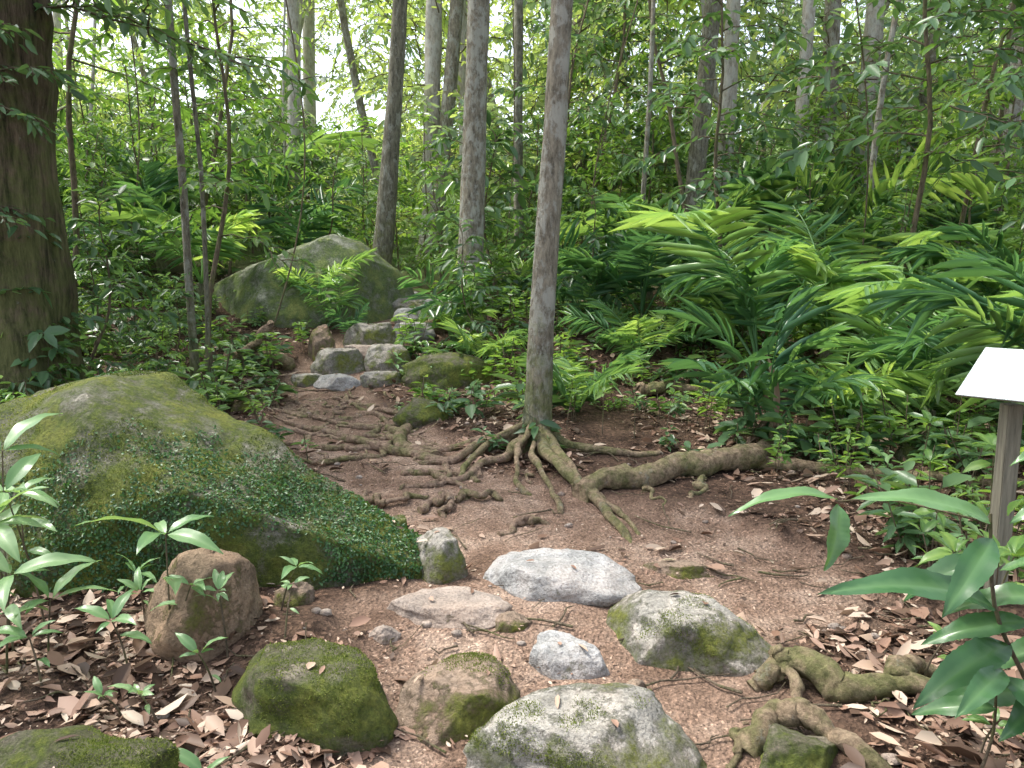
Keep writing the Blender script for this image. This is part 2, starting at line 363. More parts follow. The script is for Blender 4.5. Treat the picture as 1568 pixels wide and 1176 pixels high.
for k in range(130):
    y = 2.2+8*random.random()**1.3; x = random.uniform(-.5, .5)*y*1.1
    V, F = ico(2); r = random.uniform(.006, .03); Vv = V*np.array([1, .8, .6])*r*(1+.35*vnoise(V*1.5+k*5, 3)[:, None])+np.array([x, y, Z(x, y)+r*.2])
    peb_mb.add(Vv, F)
obj('pebbles', peb_mb.mesh('pebbles', [M_rtan]))

M_creep = leafmat('creeping_leaf', [(0,(.03,.08,.03)),(.5,(.055,.14,.045)),(1,(.12,.24,.08))], trans=.3, rough=.4, orand=0)
M_mosstuft = leafmat('moss_tuft', [(0,(.065,.09,.02)),(.5,(.15,.20,.04)),(1,(.30,.33,.09))], trans=.3, tgain=(1.2,1.2,1), rough=.8, orand=0, spec=.1)
V, F, D = rock_surf[0]
mb = MB()
c3 = V[F]; ctr = c3.mean(1); nn = np.cross(c3[:, 1]-c3[:, 0], c3[:, 2]-c3[:, 0]); ar = np.linalg.norm(nn, axis=1); nn = nrm(nn)
w = ar*((ctr[:, 2] > .05) & (ctr[:, 1] < 5))*np.clip(fbm(ctr*1.6, 3, 4)*2.6+.6-np.abs(ctr[:, 2]-.42)*1.4, 0, 1)
pick = rng.choice(len(F), 19000, p=w/w.sum()); bc = rng.dirichlet([1,1,1], 19000)
P = (c3[pick]*bc[..., None]).sum(1)+nn[pick]*.006
Dd = nrm(rng.normal(size=(19000, 3))*.8+np.array([0,0,-.5])+nn[pick]*.5)
leaves(mb, P, Dd, nn[pick]+rng.normal(size=(19000,3))*.3, rng.uniform(.010,.024,19000), rng.uniform(.008,.016,19000), 0, rng.uniform(0,.8,19000))
w = ar*((ctr[:, 2] > .02) & (ctr[:, 1] < 5.2)); n_ = 55000
pick = rng.choice(len(F), n_, p=w/w.sum()); bc = rng.dirichlet([1,1,1], n_); P = (c3[pick]*bc[..., None]).sum(1)-nn[pick]*.002
ok = fbm(P*3.1, 4, 14) > -.08+rng.normal(0,.05,n_); P = P[ok]; q = nn[pick][ok]; k_ = len(P)
leaves(mb, P, q+rng.normal(size=(k_,3))*.7, rng.normal(size=(k_,3)), rng.uniform(.007,.016,k_), rng.uniform(.003,.006,k_), 1, np.clip(.42+fbm(P*2.2,3,8)*1.4+rng.normal(0,.2,k_),0,1))
obj('creeping_moss_plants', mb.mesh('creeping_moss_plants', [M_creep, M_mosstuft]))
mb = MB()
for ri, num in ((3,3500),(5,9000),(6,7000),(4,3000),(12,800),(8,2500)):
    V, F, D = rock_surf[ri]
    c3 = V[F]; nn = nrm(np.cross(c3[:, 1]-c3[:, 0], c3[:, 2]-c3[:, 0])); ar = np.linalg.norm(np.cross(c3[:, 1]-c3[:, 0], c3[:, 2]-c3[:, 0]), axis=1)
    ctr = c3.mean(1); w = ar*np.clip(fbm(ctr*5, 3, 31+ri)*3+(.3 if ri in (5,6) else -.15), 0, 1)*(ctr[:, 2] > .03)
    if w.sum() <= 0: continue
    pick = rng.choice(len(F), num, p=w/w.sum()); bc = rng.dirichlet([1,1,1], num); P = (c3[pick]*bc[..., None]).sum(1)-nn[pick]*.002
    leaves(mb, P, nn[pick]+rng.normal(size=(num,3))*.7, rng.normal(size=(num,3)), rng.uniform(.005,.012,num), rng.uniform(.002,.004,num), 0, np.clip(rng.normal(.5,.25,num),0,1))
obj('stone_moss', mb.mesh('stone_moss', [M_mosstuft]))

# ------------------------------------------------------------------ leaf litter
def litter(n, pr, smin, smax, y0, y1, pw, keep_path):
    u = rng.random(n); y = y0+(y1-y0)*u**pw; x = rng.uniform(-1, 1, n)*(.78*y+.7)
    m_ = pmask(x, y); cl = fbm(np.stack([x*1.2, y*1.2, x*0], -1), 3, 77)
    k = (rng.random(n) > m_*(1-keep_path)) & (rng.random(n) < .68+cl*1.8)
    x = x[k]; y = y[k]; n = len(x)
    z = zg(x, y)+rng.uniform(.003, .022, n)
    a = rng.uniform(0, 2*np.pi, n)
    D = np.stack([np.cos(a), np.sin(a), rng.normal(0, .22, n)], -1); Nn = np.stack([rng.normal(0,.35,n), rng.normal(0,.35,n), np.ones(n)], -1)
    Ls = smin+(smax-smin)*rng.random(n)**1.8
    leaves(mbl, np.stack([x, y, z], -1), D, Nn, Ls, Ls*rng.uniform(.3, .65, n), 0, rng.random(n)**1.1*.97, rng.uniform(-.3,.5,n), rng.uniform(-.3,.35,n))
mbl = MB()
litter(42000, 1, .035, .14, 1.7, 13, 1.35, .07)
litter(70000, 1, .008, .03, 1.7, 9, 1.2, .45)
for (V, F, D) in rock_surf[:25]:
    idx = np.where((D[:, 2] > .8))[0]
    if len(idx) == 0: continue
    q = rng.choice(idx, 22 if len(V) > 20000 else 2)
    n = len(q); a = rng.uniform(0, 6.28, n)
    leaves(mbl, V[q]+np.array([0,0,.008]), np.stack([np.cos(a), np.sin(a), a*0], -1), D[q], rng.uniform(.03,.08,n), rng.uniform(.015,.035,n), 0, rng.random(n), .2, .1)
obj('leaf_litter', mbl.mesh('leaf_litter', [M_dead]))
mb = MB()
for k in range(700):
    y = 2+9*random.random()**1.4; x = random.uniform(-1, 1)*(.75*y+.4)
    if PM1(x, y) > .5 and random.random() < .5: continue
    l = random.uniform(.05, .35); a = random.uniform(0, 6.28); t = np.linspace(-.5, .5, 5)
    px = x+np.cos(a)*l*t+rng.normal(0, .012, 5); py = y+np.sin(a)*l*t+rng.normal(0, .012, 5)
    tube(mb, np.stack([px, py, zg(px, py)+.012+rng.uniform(0,.012,5)], -1), np.linspace(.006, .003, 5)*random.uniform(.4, 1.3), 4)
obj('fallen_twigs', mb.mesh('fallen_twigs', [M_twig]))

# ------------------------------------------------------------------ roots
def root(mb, pts, r0, r1, lift=.0, n=None, mat=0, wob=.04, seed=0, ex=.4):
    pts = np.array(pts, float); n = n or max(16, int(len(pts)*11))
    if pts.shape[1] == 2: pts = np.concatenate([pts, np.zeros((len(pts), 1))], 1)
    P = smoothpath(pts, n); t = np.linspace(0, 1, n)
    P[:, 0] += wob*fbm(np.stack([t*8, t*0+seed, t*0], -1), 3, seed)*2; P[:, 1] += wob*fbm(np.stack([t*8, t*0+seed+9, t*0], -1), 3, seed+1)*2
    R = (r0+(r1-r0)*t)*(1+.5*fbm(np.stack([t*9, t*0+seed, t*0], -1), 3, seed+5))
    R[-1] *= .3
    P[:, 2] = zg(P[:, 0], P[:, 1])+P[:, 2]+R*ex+lift+.03*fbm(np.stack([t*7, t*0+seed, t*0+4], -1), 3, seed+7)
    P[-2:, 2] -= R[-2]*1.2
    tube(mb, P, R, 10, mat, lob=.26, seed=seed)
mb = MB()
RT = [([(.15,6.0,.12),(-.1,5.95,.04),(-.52,5.78,.01),(-1.14,6.1,.01),(-1.6,6.5),(-2.05,6.85)],.055,.022),
 ([(-.55,5.8),(-.9,6.15),(-.9,6.8),(-.85,7.3),(-.45,7.9)],.055,.03),
 ([(.1,5.95,.12),(-.05,5.7,.03),(-.35,5.4),(-.55,5.2),(-.8,5.15)],.045,.015),
 ([(.05,6,.1),(-.35,6.05),(-.7,6.0),(-1.0,6.3),(-1.15,6.9),(-1.5,7.4)],.045,.02),
 ([(-.95,6.15),(-1.35,6.05),(-1.7,6.2),(-2.1,6.2)],.035,.012),
 ([(-1.0,6.0),(-1.2,5.75),(-1.5,5.7),(-1.75,5.85)],.03,.012),
 ([(-1.2,6.6),(-1.6,6.8),(-1.9,7.3),(-2.2,7.4)],.03,.012),
 ([(-1.3,6.3),(-1.7,6.5),(-2.1,6.6),(-2.3,7.0)],.028,.012),
 ([(-.9,7.0),(-1.3,7.3),(-1.6,7.7),(-1.9,7.9)],.03,.015),
 ([(-1.0,5.0),(-.85,4.85,.03),(-.7,4.9,.02),(-.55,4.95)],.028,.015),
 ([(-.6,4.75),(-.45,4.9,.03),(-.38,4.75,.02),(-.45,4.6)],.028,.018),
 ([(-.35,4.85),(-.2,4.95,.03),(-.1,4.9)],.025,.02),
 ([(-.05,4.35),(.1,4.5,.02),(.18,4.45)],.025,.018),
 ([(-.75,5.5),(-.5,5.35,.02),(-.3,5.0),(-.35,4.9)],.028,.012),
 ([(-1.8,7.0),(-1.95,7.5),(-2.3,7.8)],.03,.012)]
for k in range(34):
    y = random.uniform(4.9, 7.9); cx = float(np.interp(y, [4,5,6,7,8], [.4,-.45,-1.1,-1.65,-2.0])); x = cx+random.uniform(-.55, .8); a = random.uniform(1.2, 4.4); l = random.uniform(.25, 1.2)
    p = [(x, y)]
    for q in range(5): a += random.gauss(0, .6); p.append((p[-1][0]+math.cos(a)*l/5, p[-1][1]+math.sin(a)*l/5+.03))
    RT.append((p, random.uniform(.007, .032), .006))
for k, (p, a, b) in enumerate(RT):
    p = [q if len(q) == 3 else (*q, 0.) for q in p]; root(mb, p, a, b, seed=k*3, wob=.06 if k > 14 else .045, ex=.15 if k > 14 else .45)
obj('path_roots', mb.mesh('path_roots', [M_root]))
mb = MB()
root(mb, [(.42,4.95,-.01),(.62,5.05,.03),(.95,5.15,.05),(1.3,5.3,.06),(1.75,5.55,.02),(2.0,5.85,.0)],.085,.10,mat=0,seed=31,n=50,wob=.03)
root(mb, [(1.7,5.5,.02),(2.2,5.45,0),(2.8,5.2,0),(3.4,4.95,0),(4.2,4.8,0)],.05,.03,seed=33)
root(mb, [(.95,5.1,0),(.9,4.95,0),(.95,4.75,-.01)],.03,.01,seed=34)
root(mb, [(1.3,5.2,0),(1.25,5.0,0),(1.15,4.85,-.01)],.03,.01,seed=35)
obj('mossy_buttress_root', mb.mesh('mossy_buttress_root', [M_rootmoss]))
mb = MB()
root(mb, [(.93,2.78,-.03),(1.02,2.82,.05),(1.1,2.8,.07),(1.25,2.68,.03),(1.42,2.66,.04),(1.62,2.6,-.02)],.042,.055,seed=51,n=60,wob=.02)
root(mb, [(1.02,2.8,.04),(1.04,2.84,.09),(1.06,2.74,.06),(1.04,2.62,-.02)],.028,.02,seed=52,wob=.005)
root(mb, [(.8,2.42,-.02),(.9,2.5,.05),(1.02,2.48,.06),(1.1,2.36,.02),(1.2,2.25,-.03)],.045,.03,seed=53,n=40,wob=.02)
root(mb, [(.82,2.6,-.03),(.78,2.45,.0),(.74,2.3,-.02)],.02,.012,seed=54)
root(mb, [(1.42,2.66,.05),(1.5,2.75,.05),(1.62,2.8,-.01)],.045,.03,seed=55,wob=.01)
obj('exposed_root', mb.mesh('exposed_root', [M_rootmoss]))
mb = MB()
root(mb, [(-3.15,8.75,.08),(-2.85,8.75,.1),(-2.5,8.8,.08)],.09,.07,seed=61); root(mb, [(-3.2,8.6,.05),(-2.95,8.7,.28),(-2.7,8.8,.55)],.05,.04,seed=62)
obj('fallen_log', mb.mesh('fallen_log', [M_root]))
mb = MB(); root(mb, [(1.9,10.0,.1),(3,9.9,.12),(4.2,10.1,.1)],.08,.06,seed=63); obj('fallen_log', mb.mesh('fallen_log', [M_rootmoss]))
mb = MB(); root(mb, [(1.3,8.0,.03),(1.6,8.0,.06),(2.0,7.9,.02)],.07,.06,seed=64); obj('fallen_log', mb.mesh('fallen_log', [M_rootmoss]))

# ------------------------------------------------------------------ plants
def spray(mb, p0, d0, length, leafL, r, droop=.35, level=1, tr=.006, lmat=0, tmat=1, lw=.42, shade=0., nsub=4, sp=.4):
    k = 7; t = np.linspace(0, 1, k); d0 = nrm(np.array(d0, float))
    pts = np.array(p0)+d0*length*t[:, None]+np.array([0,0,-1.])*droop*length*(t**2)[:, None]
    pts[1:] += r.normal(0, .02*length, (k-1, 3))
    tube(mb, pts, np.linspace(tr, tr*.35, k), 3, tmat, cap=False)
    nl = max(3, int(length/(leafL*sp))); s = np.linspace(.15, 1, nl)
    P = np.stack([np.interp(s, t, pts[:, q]) for q in range(3)], -1)
    T = nrm(np.stack([np.interp(s, t, np.gradient(pts[:, q])) for q in range(3)], -1))
    side = nrm(np.cross(T, [0,0,1.])); sg = np.where(np.arange(nl) % 2 == 0, 1., -1.)[:, None]; sg[-1] = 0
    D = T*.65+side*sg*.85+r.normal(0, .25, (nl, 3))+np.array([0,0,-.25])
    Nn = np.array([0,0,1.])+r.normal(0, .42, (nl, 3))
    L_ = leafL*r.uniform(.55, 1.25, nl)
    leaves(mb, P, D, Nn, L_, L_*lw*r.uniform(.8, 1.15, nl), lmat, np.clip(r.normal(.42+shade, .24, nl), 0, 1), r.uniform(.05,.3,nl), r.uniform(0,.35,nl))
    if level > 0:
        for q in range(nsub):
            s = r.uniform(.3, .95); pp = [np.interp(s, t, pts[:, w]) for w in range(3)]
            sd = nrm(np.cross(d0, [0,0,1.]))*(1 if q % 2 else -1)
            spray(mb, pp, d0*.7+sd*.8+r.normal(0, .2, 3), length*r.uniform(.35, .55), leafL, r, droop, level-1, tr*.6, lmat, tmat, lw, shade, max(2, nsub-1), sp)
def sapling(name, H, z0, nb, bl, leafL, seed, lm, lw=.42, tr=.02, elev=.35, nsub=4):
    r = np.random.default_rng(seed); mb = MB(); n = 12; t = np.linspace(0, 1, n)
    st = np.stack([fbm(np.stack([t*2, t*0+seed, t*0], -1), 2, 3)*H*.12, fbm(np.stack([t*2, t*0+seed+5, t*0], -1), 2, 3)*H*.12, t*H-.05], -1)
    tube(mb, st, np.linspace(tr, tr*.3, n), 7, 1)
    for k in range(nb):
        f = (k+r.uniform(0, .8))/nb; h = z0+(H-z0)*f; a = k*2.4+r.normal(0, .3)
        p = [np.interp(h, st[:, 2], st[:, q]) for q in range(3)]
        ln = bl*(1.05-.65*f)*r.uniform(.7, 1.2); e = elev+f*.6+r.normal(0, .12)
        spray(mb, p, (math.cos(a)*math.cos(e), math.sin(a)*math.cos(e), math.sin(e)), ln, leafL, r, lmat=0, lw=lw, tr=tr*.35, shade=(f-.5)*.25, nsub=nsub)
    return mb.mesh(name, [lm, M_twig])
SAP = [sapling('sapling_a', 2.6, .5, 13, .95, .15, 1, M_leaf), sapling('sapling_b', 2.0, .3, 12, .8, .17, 2, M_leafdark, .42),
       sapling('sapling_c', 3.0, .8, 13, .9, .13, 3, M_leaf, .5), sapling('sapling_d', 2.4, .3, 14, .8, .13, 4, M_leaf, .38)]
BUSH = [sapling('bush_a', 1.1, .08, 13, .65, .13, 11, M_leaf, .46, .012, nsub=3), sapling('bush_b', .9, .05, 12, .6, .17, 12, M_leafdark, .4, .012, nsub=3),
        sapling('bush_c', 1.3, .1, 14, .6, .11, 13, M_leaf, .5, .012, nsub=3), sapling('bush_d', .9, .05, 9, .5, .22, 14, M_leafdark, .5, .012, nsub=2)]
TALL = [sapling('tall_a', 6.2, 2.2, 16, 1.5, .18, 21, M_leafdark, .42, .04, .2), sapling('tall_b', 5.6, 1.6, 16, 1.3, .16, 22, M_leaf, .44, .035, .2),
        sapling('tall_c', 7.0, 2.6, 17, 1.6, .17, 23, M_leaf, .4, .04, .15), sapling('tall_d', 6.0, 2.3, 20, 1.6, .22, 24, M_leafdark, .45, .04, .1)]
def clump(name, R, n, leafL, seed, lm):
    r = np.random.default_rng(seed); mb = MB()
    for k in range(n):
        d = nrm(r.normal(size=3)*np.array([1,1,.7])); p = d*R*r.uniform(.05, .5)+r.normal(0, .15*R, 3)
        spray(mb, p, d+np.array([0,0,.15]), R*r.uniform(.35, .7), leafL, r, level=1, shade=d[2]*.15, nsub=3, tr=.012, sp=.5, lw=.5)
    return mb.mesh(name, [lm, M_twig])
CL = [clump('crown_clump_a', 1.6, 24, .17, 31, M_hazeL), clump('crown_clump_b', 1.6, 22, .19, 32, M_hazeR), clump('crown_clump_c', 1.5, 28, .13, 33, M_hazeL), clump('crown_clump_d', 1.6, 27, .14, 34, M_hazeR), clump('crown_clump_e', 1.6, 20, .18, 35, M_leafdark)]
def herb(name, seed, lm, n=12, H=.28, leafL=.11, lw=.42):
    r = np.random.default_rng(seed); mb = MB()
    for s in range(3):
        ox, oy = r.normal(0, .07, 2); h = H*r.uniform(.6, 1.2); t = np.linspace(0, 1, 5)
        st = np.stack([ox+t*r.normal(0, .05), oy+t*r.normal(0, .05), t*h-.02], -1); tube(mb, st, .004, 4, 1, cap=False)
        q = np.sort(r.uniform(.35, 1, n)); P = np.stack([np.interp(q, t, st[:, w]) for w in range(3)], -1); a = np.arange(n)*2.4+r.normal(0, .4, n)
        D = np.stack([np.cos(a), np.sin(a), r.uniform(-.3, .6, n)], -1); L_ = leafL*r.uniform(.6, 1.2, n)
        leaves(mb, P+D*.015, D, np.array([0,0,1.])+r.normal(0, .3, (n, 3)), L_, L_*lw, 0, np.clip(r.normal(.5, .2, n), 0, 1), .15, .3)
    return mb.mesh(name, [lm, M_twig])
HB = [herb('herb_a', 1, M_leaf), herb('herb_b', 2, M_leafdark, 10, .35, .14, .4), herb('herb_c', 3, M_fresh, 8, .2, .09, .45), herb('herb_d', 4, M_leaf, 14, .4, .1, .4), herb('herb_e', 5, M_leafdark, 7, .3, .2, .48)]
def palm(name, nf, FL, seed, lm, up=1.0, lw=.036, stem=0., nl=17, ll=.40):
    r = np.random.default_rng(seed); mb = MB()
    if stem: tube(mb, np.array([[0,0,-.05],[.01,0,stem*.5],[0,.01,stem]]), [.05*FL, .04*FL, .035*FL], 8, 1)
    for k in range(nf):
        a = k*2.4+r.normal(0, .35); e = r.uniform(.8, 1.45)*up; ln = FL*r.uniform(.6, 1.15)
        n = 16; t = np.linspace(0, 1, n); ang = e-(e+.15)*t**1.7*r.uniform(.5, 1.1)
        dx = np.cumsum(np.cos(ang))*ln/n; dz = np.cumsum(np.sin(ang))*ln/n; tw = np.cumsum(np.full(n, r.normal(0, .03)))
        pts = np.stack([dx*np.cos(a+tw), dx*np.sin(a+tw), dz+stem], -1); pts = np.concatenate([[[0,0,stem-.02]], pts]); tt = np.linspace(0, 1, n+1)
        tube(mb, pts, np.linspace(.010, .003, n+1)*max(FL, .7), 4, 2, cap=False)
        roll = r.normal(0, .4); tone = r.choice([r.uniform(.15, .45), r.uniform(.6, 1.)])
        for sg in (1, -1):
            s = np.sort(np.clip(np.linspace(.3, .99, nl)+r.normal(0, .010, nl), .2, 1)); s = s[r.random(nl) > .06]; m_ = len(s)
            P = np.stack([np.interp(s, tt, pts[:, q]) for q in range(3)], -1)
            T = nrm(np.stack([np.interp(s, tt, np.gradient(pts[:, q])) for q in range(3)], -1)); side = nrm(np.cross(T, [0,0,1.])); upv = np.cross(side, T)
            LL = ln*ll*np.sin(np.pi*(.22+.66*(s-.28)/.72))**.8*r.uniform(.75, 1.1, m_)
            fan = ((s-.3)/.7)[:, None]
            D = T*(.25+1.0*fan**1.5)+side*sg*.9+upv*(.25+roll*sg)+np.array([0,0,-.12])+r.normal(0, .08, (m_, 3))
            leaves(mb, P, D, upv+r.normal(0, .35, (m_, 3)), LL, lw*FL*r.uniform(.7,1.1,m_), 0, np.clip(r.normal(tone, .1, m_), 0, 1), .25, r.uniform(.1,.6,m_))
    return mb.mesh(name, [lm, M_barkdark, M_palm])
PM = [palm('palm_a', 7, 1.3, 1, M_palm), palm('palm_b', 8, 1.15, 2, M_palm, .95, .03, nl=20), palm('palm_c', 7, 1.5, 3, M_palm, 1.05, .027, .35, nl=22), palm('palm_d', 6, 1.0, 4, M_palm, .9, .055, nl=11), palm('palm_e', 7, 1.7, 5, M_palm, 1.1, .024, .3, 26)]

def put(me, name, x, y, s=1., parent=None, rz=None, dz=0., tilt=.08):
    rz = random.uniform(0, 6.28) if rz is None else rz
    return obj(name, me, parent, (x, y, Z(x, y)+dz), (random.gauss(0, tilt), random.gauss(0, tilt), rz), s)
for (v, x, y, s) in [(0,2.05,6.1,1.0),(4,2.5,7.7,1.15),(1,3.9,7.4,1.15),(2,4.4,6.4,1.1),(3,3.1,9.2,1.4),(1,1.5,8.8,.95),(2,5.6,8.8,1.2),(0,-2.0,9.75,.4),
                     (0,-.75,9.6,.8),(1,-.35,8.7,.6),(1,.62,7.2,.75),(2,-5.2,16,1.8),(0,-7,14,1.7),(1,2.9,6.7,.95),(4,4.4,10.5,1.3),(0,1.0,10,1.1),(1,6.5,10.5,1.3),(4,3.45,6.3,.7),
                     (2,-4.2,10.5,1.1),(0,-6.2,10,1.1),(1,-.2,11.8,1.1),(4,3.75,4.9,1.0),(0,7.2,13,1.6),(2,2.9,11.5,1.3),(4,5.0,7.6,1.0),(0,-3.8,14,1.5),(2,1.9,10.8,1.1),(4,-5.6,12.6,1.3),(2,3.3,8.2,1.2),(4,1.6,9.6,1.0)]:
    put(PM[v], 'palm_plant', x, y, s)
put(PM[1], 'palm_plant', -2.55, 10.33, .75, dz=.35); put(PM[3], 'palm_plant', -2.3, 10.2, .6, dz=.1)
und = empty('forest_understory')
def clear(x, y):
    cx = np.interp(y, [2,4,5,6,7,8,9,10.5,12,14], [.3,.5,-.3,-1.02,-1.6,-2.0,-1.9,-1.6,-1.7,-2.0])
    return abs(x-cx) > (1.25 if y < 12 else .7)
cnt = 0
while cnt < 285:
    y = 6.6+17*random.random()**1.25; x = random.uniform(-1, 1)*(.72*y+2)
    if not clear(x, y): continue
    if -4.9 < x < -1.2 and y < 12.3:
        if not (x < -3.1 and 6.6 < y < 8.2 or x < -3.6 and y < 9.3 or x < -4.3): continue
    if x > -.9 and x < 1.0 and y < 8.6: continue
    if x > .8 and y < 7.8: continue
    if x > 1 and y < 11.5 and random.random() < .55: continue
    if abs(x+2) < 1.6 and 12.3 < y < 15 and random.random() < .2: continue
    if y < 11: me = random.choice(BUSH+[SAP[1]] if random.random() < .8 else SAP); s = random.uniform(.5, .95)
    else: me = random.choice(SAP+BUSH[:1]); s = random.uniform(.8, 1.4)
    put(me, 'shrub', x, y, s, und); cnt += 1
for (x, y, s) in [(-1.9,13.4,.9),(-2.6,14,1.1),(-1.2,13,.8),(-1.6,14.6,1.1),(-3.2,13.3,1.0)]: put(SAP[0], 'shrub', x, y, s, und)
for (x, y, s, v) in [(-3.3,8.3,.9,1),(-5.3,8.6,1.0,2),(-6.5,10.5,1.1,1),(-4.9,12,1.05,2),(4.3,8.9,.95,3),(5.6,8.3,.9,2),(6.3,11,1.1,1),(3.4,13,1.1,2),
                     (8,13,1.2,3),(-8,13,1.2,1),(1.4,16,1.2,2),(5.1,6.6,.8,3),(2.9,10.6,.85,3),(.6,13.2,.9,0)]:
    put(TALL[v], 'sapling_tree', x, y, s)
hb = empty('ground_seedlings'); cnt = 0
while cnt < 850:
    y = 3.2+10*random.random()**1.05; x = random.uniform(-1, 1)*(.72*y+.6)
    if PM1(x, y) > .2: continue
    if y < 5.3 and (x > -2.9 and x < 2.0): continue
    if -3.3 < x < -.5 and y < 5.4: continue
    if y < 8 and abs(x-.7) < .9 and random.random() < .35: continue
    if y < 7 and random.random() < (.2 if x > 2 else .45): continue
    put(random.choice(HB), 'seedling', x, y, random.uniform(.5, 1.3), hb); cnt += 1

# distant forest mass
far = empty('distant_forest_foliage')
k = 0
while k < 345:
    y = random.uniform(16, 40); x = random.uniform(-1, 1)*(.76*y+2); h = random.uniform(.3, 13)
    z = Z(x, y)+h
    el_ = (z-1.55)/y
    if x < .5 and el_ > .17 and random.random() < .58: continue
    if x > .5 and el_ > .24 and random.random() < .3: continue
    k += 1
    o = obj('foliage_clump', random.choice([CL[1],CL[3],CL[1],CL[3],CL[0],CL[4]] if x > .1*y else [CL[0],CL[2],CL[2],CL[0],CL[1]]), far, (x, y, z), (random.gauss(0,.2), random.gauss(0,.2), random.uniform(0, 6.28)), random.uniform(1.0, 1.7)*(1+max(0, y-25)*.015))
dt = MB()
for k in range(30):
    y = random.uniform(15, 34); x = random.uniform(-1, 1)*(.72*y+1); r0 = random.choice([.03,.04,.06,.1,.16,.22]); t = np.linspace(0, 1, 10); H = random.uniform(12, 20)
    P = np.stack([x+t*random.gauss(0, 1.8)+.3*np.sin(t*5+k), y+t*random.gauss(0, .8), Z(x, y)-.2+t*H], -1); tube(dt, P, np.linspace(r0, r0*.6, 10), 8, random.choice([0,1,1,0]))
obj('distant_tree_trunks', dt.mesh('distant_tree_trunks', [M_bark, M_barkpale]), far)

# ------------------------------------------------------------------ trees
def tree(x, y, dx, r0, r1, mat, H=13, seed=0, crown=2, flare=.5, lob=.10, wob=.06, sides=20, dy=0., cs=1.1, name='rainforest_tree', butt=(), low=()):
    z0 = Z(x, y); e = empty(name, (x, y, z0)); mb = MB(); n = 60; t = np.linspace(0, 1, n); zz_ = -.15+t*H
    R = (r0+(r1-r0)*np.minimum(t*H/3.4, 1)-(np.maximum(t*H-3.4, 0)/H)*r1*.6)*(1+flare*np.exp(-np.maximum(zz_, 0)/.18))
    P = np.stack([dx*zz_/3.4+wob*fbm(np.stack([t*4, t*0+seed, t*0], -1), 2, seed)*2, dy*zz_/3.4+wob*fbm(np.stack([t*4, t*0+seed+3, t*0], -1), 2, seed)*2, zz_], -1)
    P[:, :2] -= P[1, :2]
    tube(mb, P, R, sides, 0, lob=lob, seed=seed)
    r = np.random.default_rng(seed+100)
    for k in range(6):
        h = H*r.uniform(.68, .98); b = r.uniform(0, 6.28); p = np.array([np.interp(h, P[:, 2], P[:, q]) for q in range(3)]); L_ = r.uniform(1, 2)
        q = np.linspace(0, 1, 6)[:, None]; tube(mb, p+np.array([math.cos(b), math.sin(b), .6])*L_*q+np.array([0,0,.3])*q*q, np.linspace(r1*.45, .02, 6), 6, 0)
    for pts, a_, b_ in butt:
        pp = smoothpath(np.array(pts)-np.array([x, y, 0]), 30)
        gz = zg(pp[:, 0]+x, pp[:, 1]+y)-z0; tt = np.linspace(0, 1, 30); sd_ = seed+a_*99+b_*777
        pp[:, 0] += .045*fbm(np.stack([tt*7, tt*0+sd_, tt*0], -1), 3, 6)*np.minimum(tt*4, 1); Rr = a_+(b_-a_)*tt; pp[:, 2] += gz+Rr*.2
        pp[-2:, 2] -= .03
        tube(mb, pp, Rr*(1+.5*fbm(np.stack([tt*8, tt*0+sd_, tt*0], -1), 3, 3)), 10, 1, lob=.25, seed=int(a_*999))
    obj('trunk', mb.mesh('trunk', [mat, M_rootmoss]), e)
    if low:
        mb = MB()
        for (h, az_, el_, ln, lf) in low:
            p = [np.interp(h, P[:, 2], P[:, q]) for q in range(3)]
            spray(mb, p, (math.cos(az_)*math.cos(el_), math.sin(az_)*math.cos(el_), math.sin(el_)), ln, lf, r, droop=.3, level=2, tr=.018, nsub=4)
        obj('low_branches', mb.mesh('low_branches', [M_leafdark, M_twig]), e)
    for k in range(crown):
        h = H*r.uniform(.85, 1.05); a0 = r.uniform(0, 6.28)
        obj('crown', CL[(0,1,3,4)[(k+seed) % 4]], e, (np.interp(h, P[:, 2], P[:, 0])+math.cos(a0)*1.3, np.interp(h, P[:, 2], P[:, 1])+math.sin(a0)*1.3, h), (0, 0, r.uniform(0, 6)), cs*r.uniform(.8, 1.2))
    return e
tree(.2, 6.0, .22, .108, .08, M_bark, 13, 1, butt=[
    ([(.22,5.98,.22),(.32,5.75,.1),(.42,5.2,.05),(.56,4.75,.03),(.66,4.2,0)], .045, .026),
    ([(.2,5.95,.2),(.24,5.7,.1),(.34,5.3,.07),(.48,5.05,.0),(.62,4.9,-.01)], .045, .035),
    ([(.16,5.95,.22),(.08,5.75,.12),(.02,5.5,.08),(.05,5.2,.02),(.15,5.0,-.01)], .03, .018),
    ([(.2,5.92,.15),(.16,5.65,.1),(.2,5.25,.06),(.3,4.85,.03),(.32,4.65,-.01)], .03, .018),
    ([(.14,6.0,.22),(-.1,5.9,.1),(-.3,5.6,.04),(-.4,5.25,0)], .035, .016),
    ([(.26,6.0,.15),(.45,5.9,.05),(.8,5.8,.02),(1.2,5.9,0)], .04, .02),
    ([(.48,5.05,.05),(.6,4.8,.03),(.7,4.5,.0),(.74,4.3,0)], .025, .012)])
tree(-.58, 10.5, .13, .18, .145, M_bark, 15, 2)
tree(-2.15, 12.6, .28, .18, .12, M_barkdark, 15, 3)
tree(-1.75, 17, .1, .26, .18, M_barkpale, 17, 4)
tree(.12, 14, .02, .09, .08, M_barkdark, 14, 5)
tree(3.1, 14, .25, .18, .15, M_barkdark, 15, 6)
tree(4.25, 16, .05, .18, .15, M_barkpale, 16, 7)
tree(5.35, 15, .1, .15, .12, M_barkpale, 15, 8)
tree(6.6, 17, .0, .2, .17, M_bark, 16, 9)
tree(7.5, 17, .1, .24, .19, M_barkpale, 16, 10)
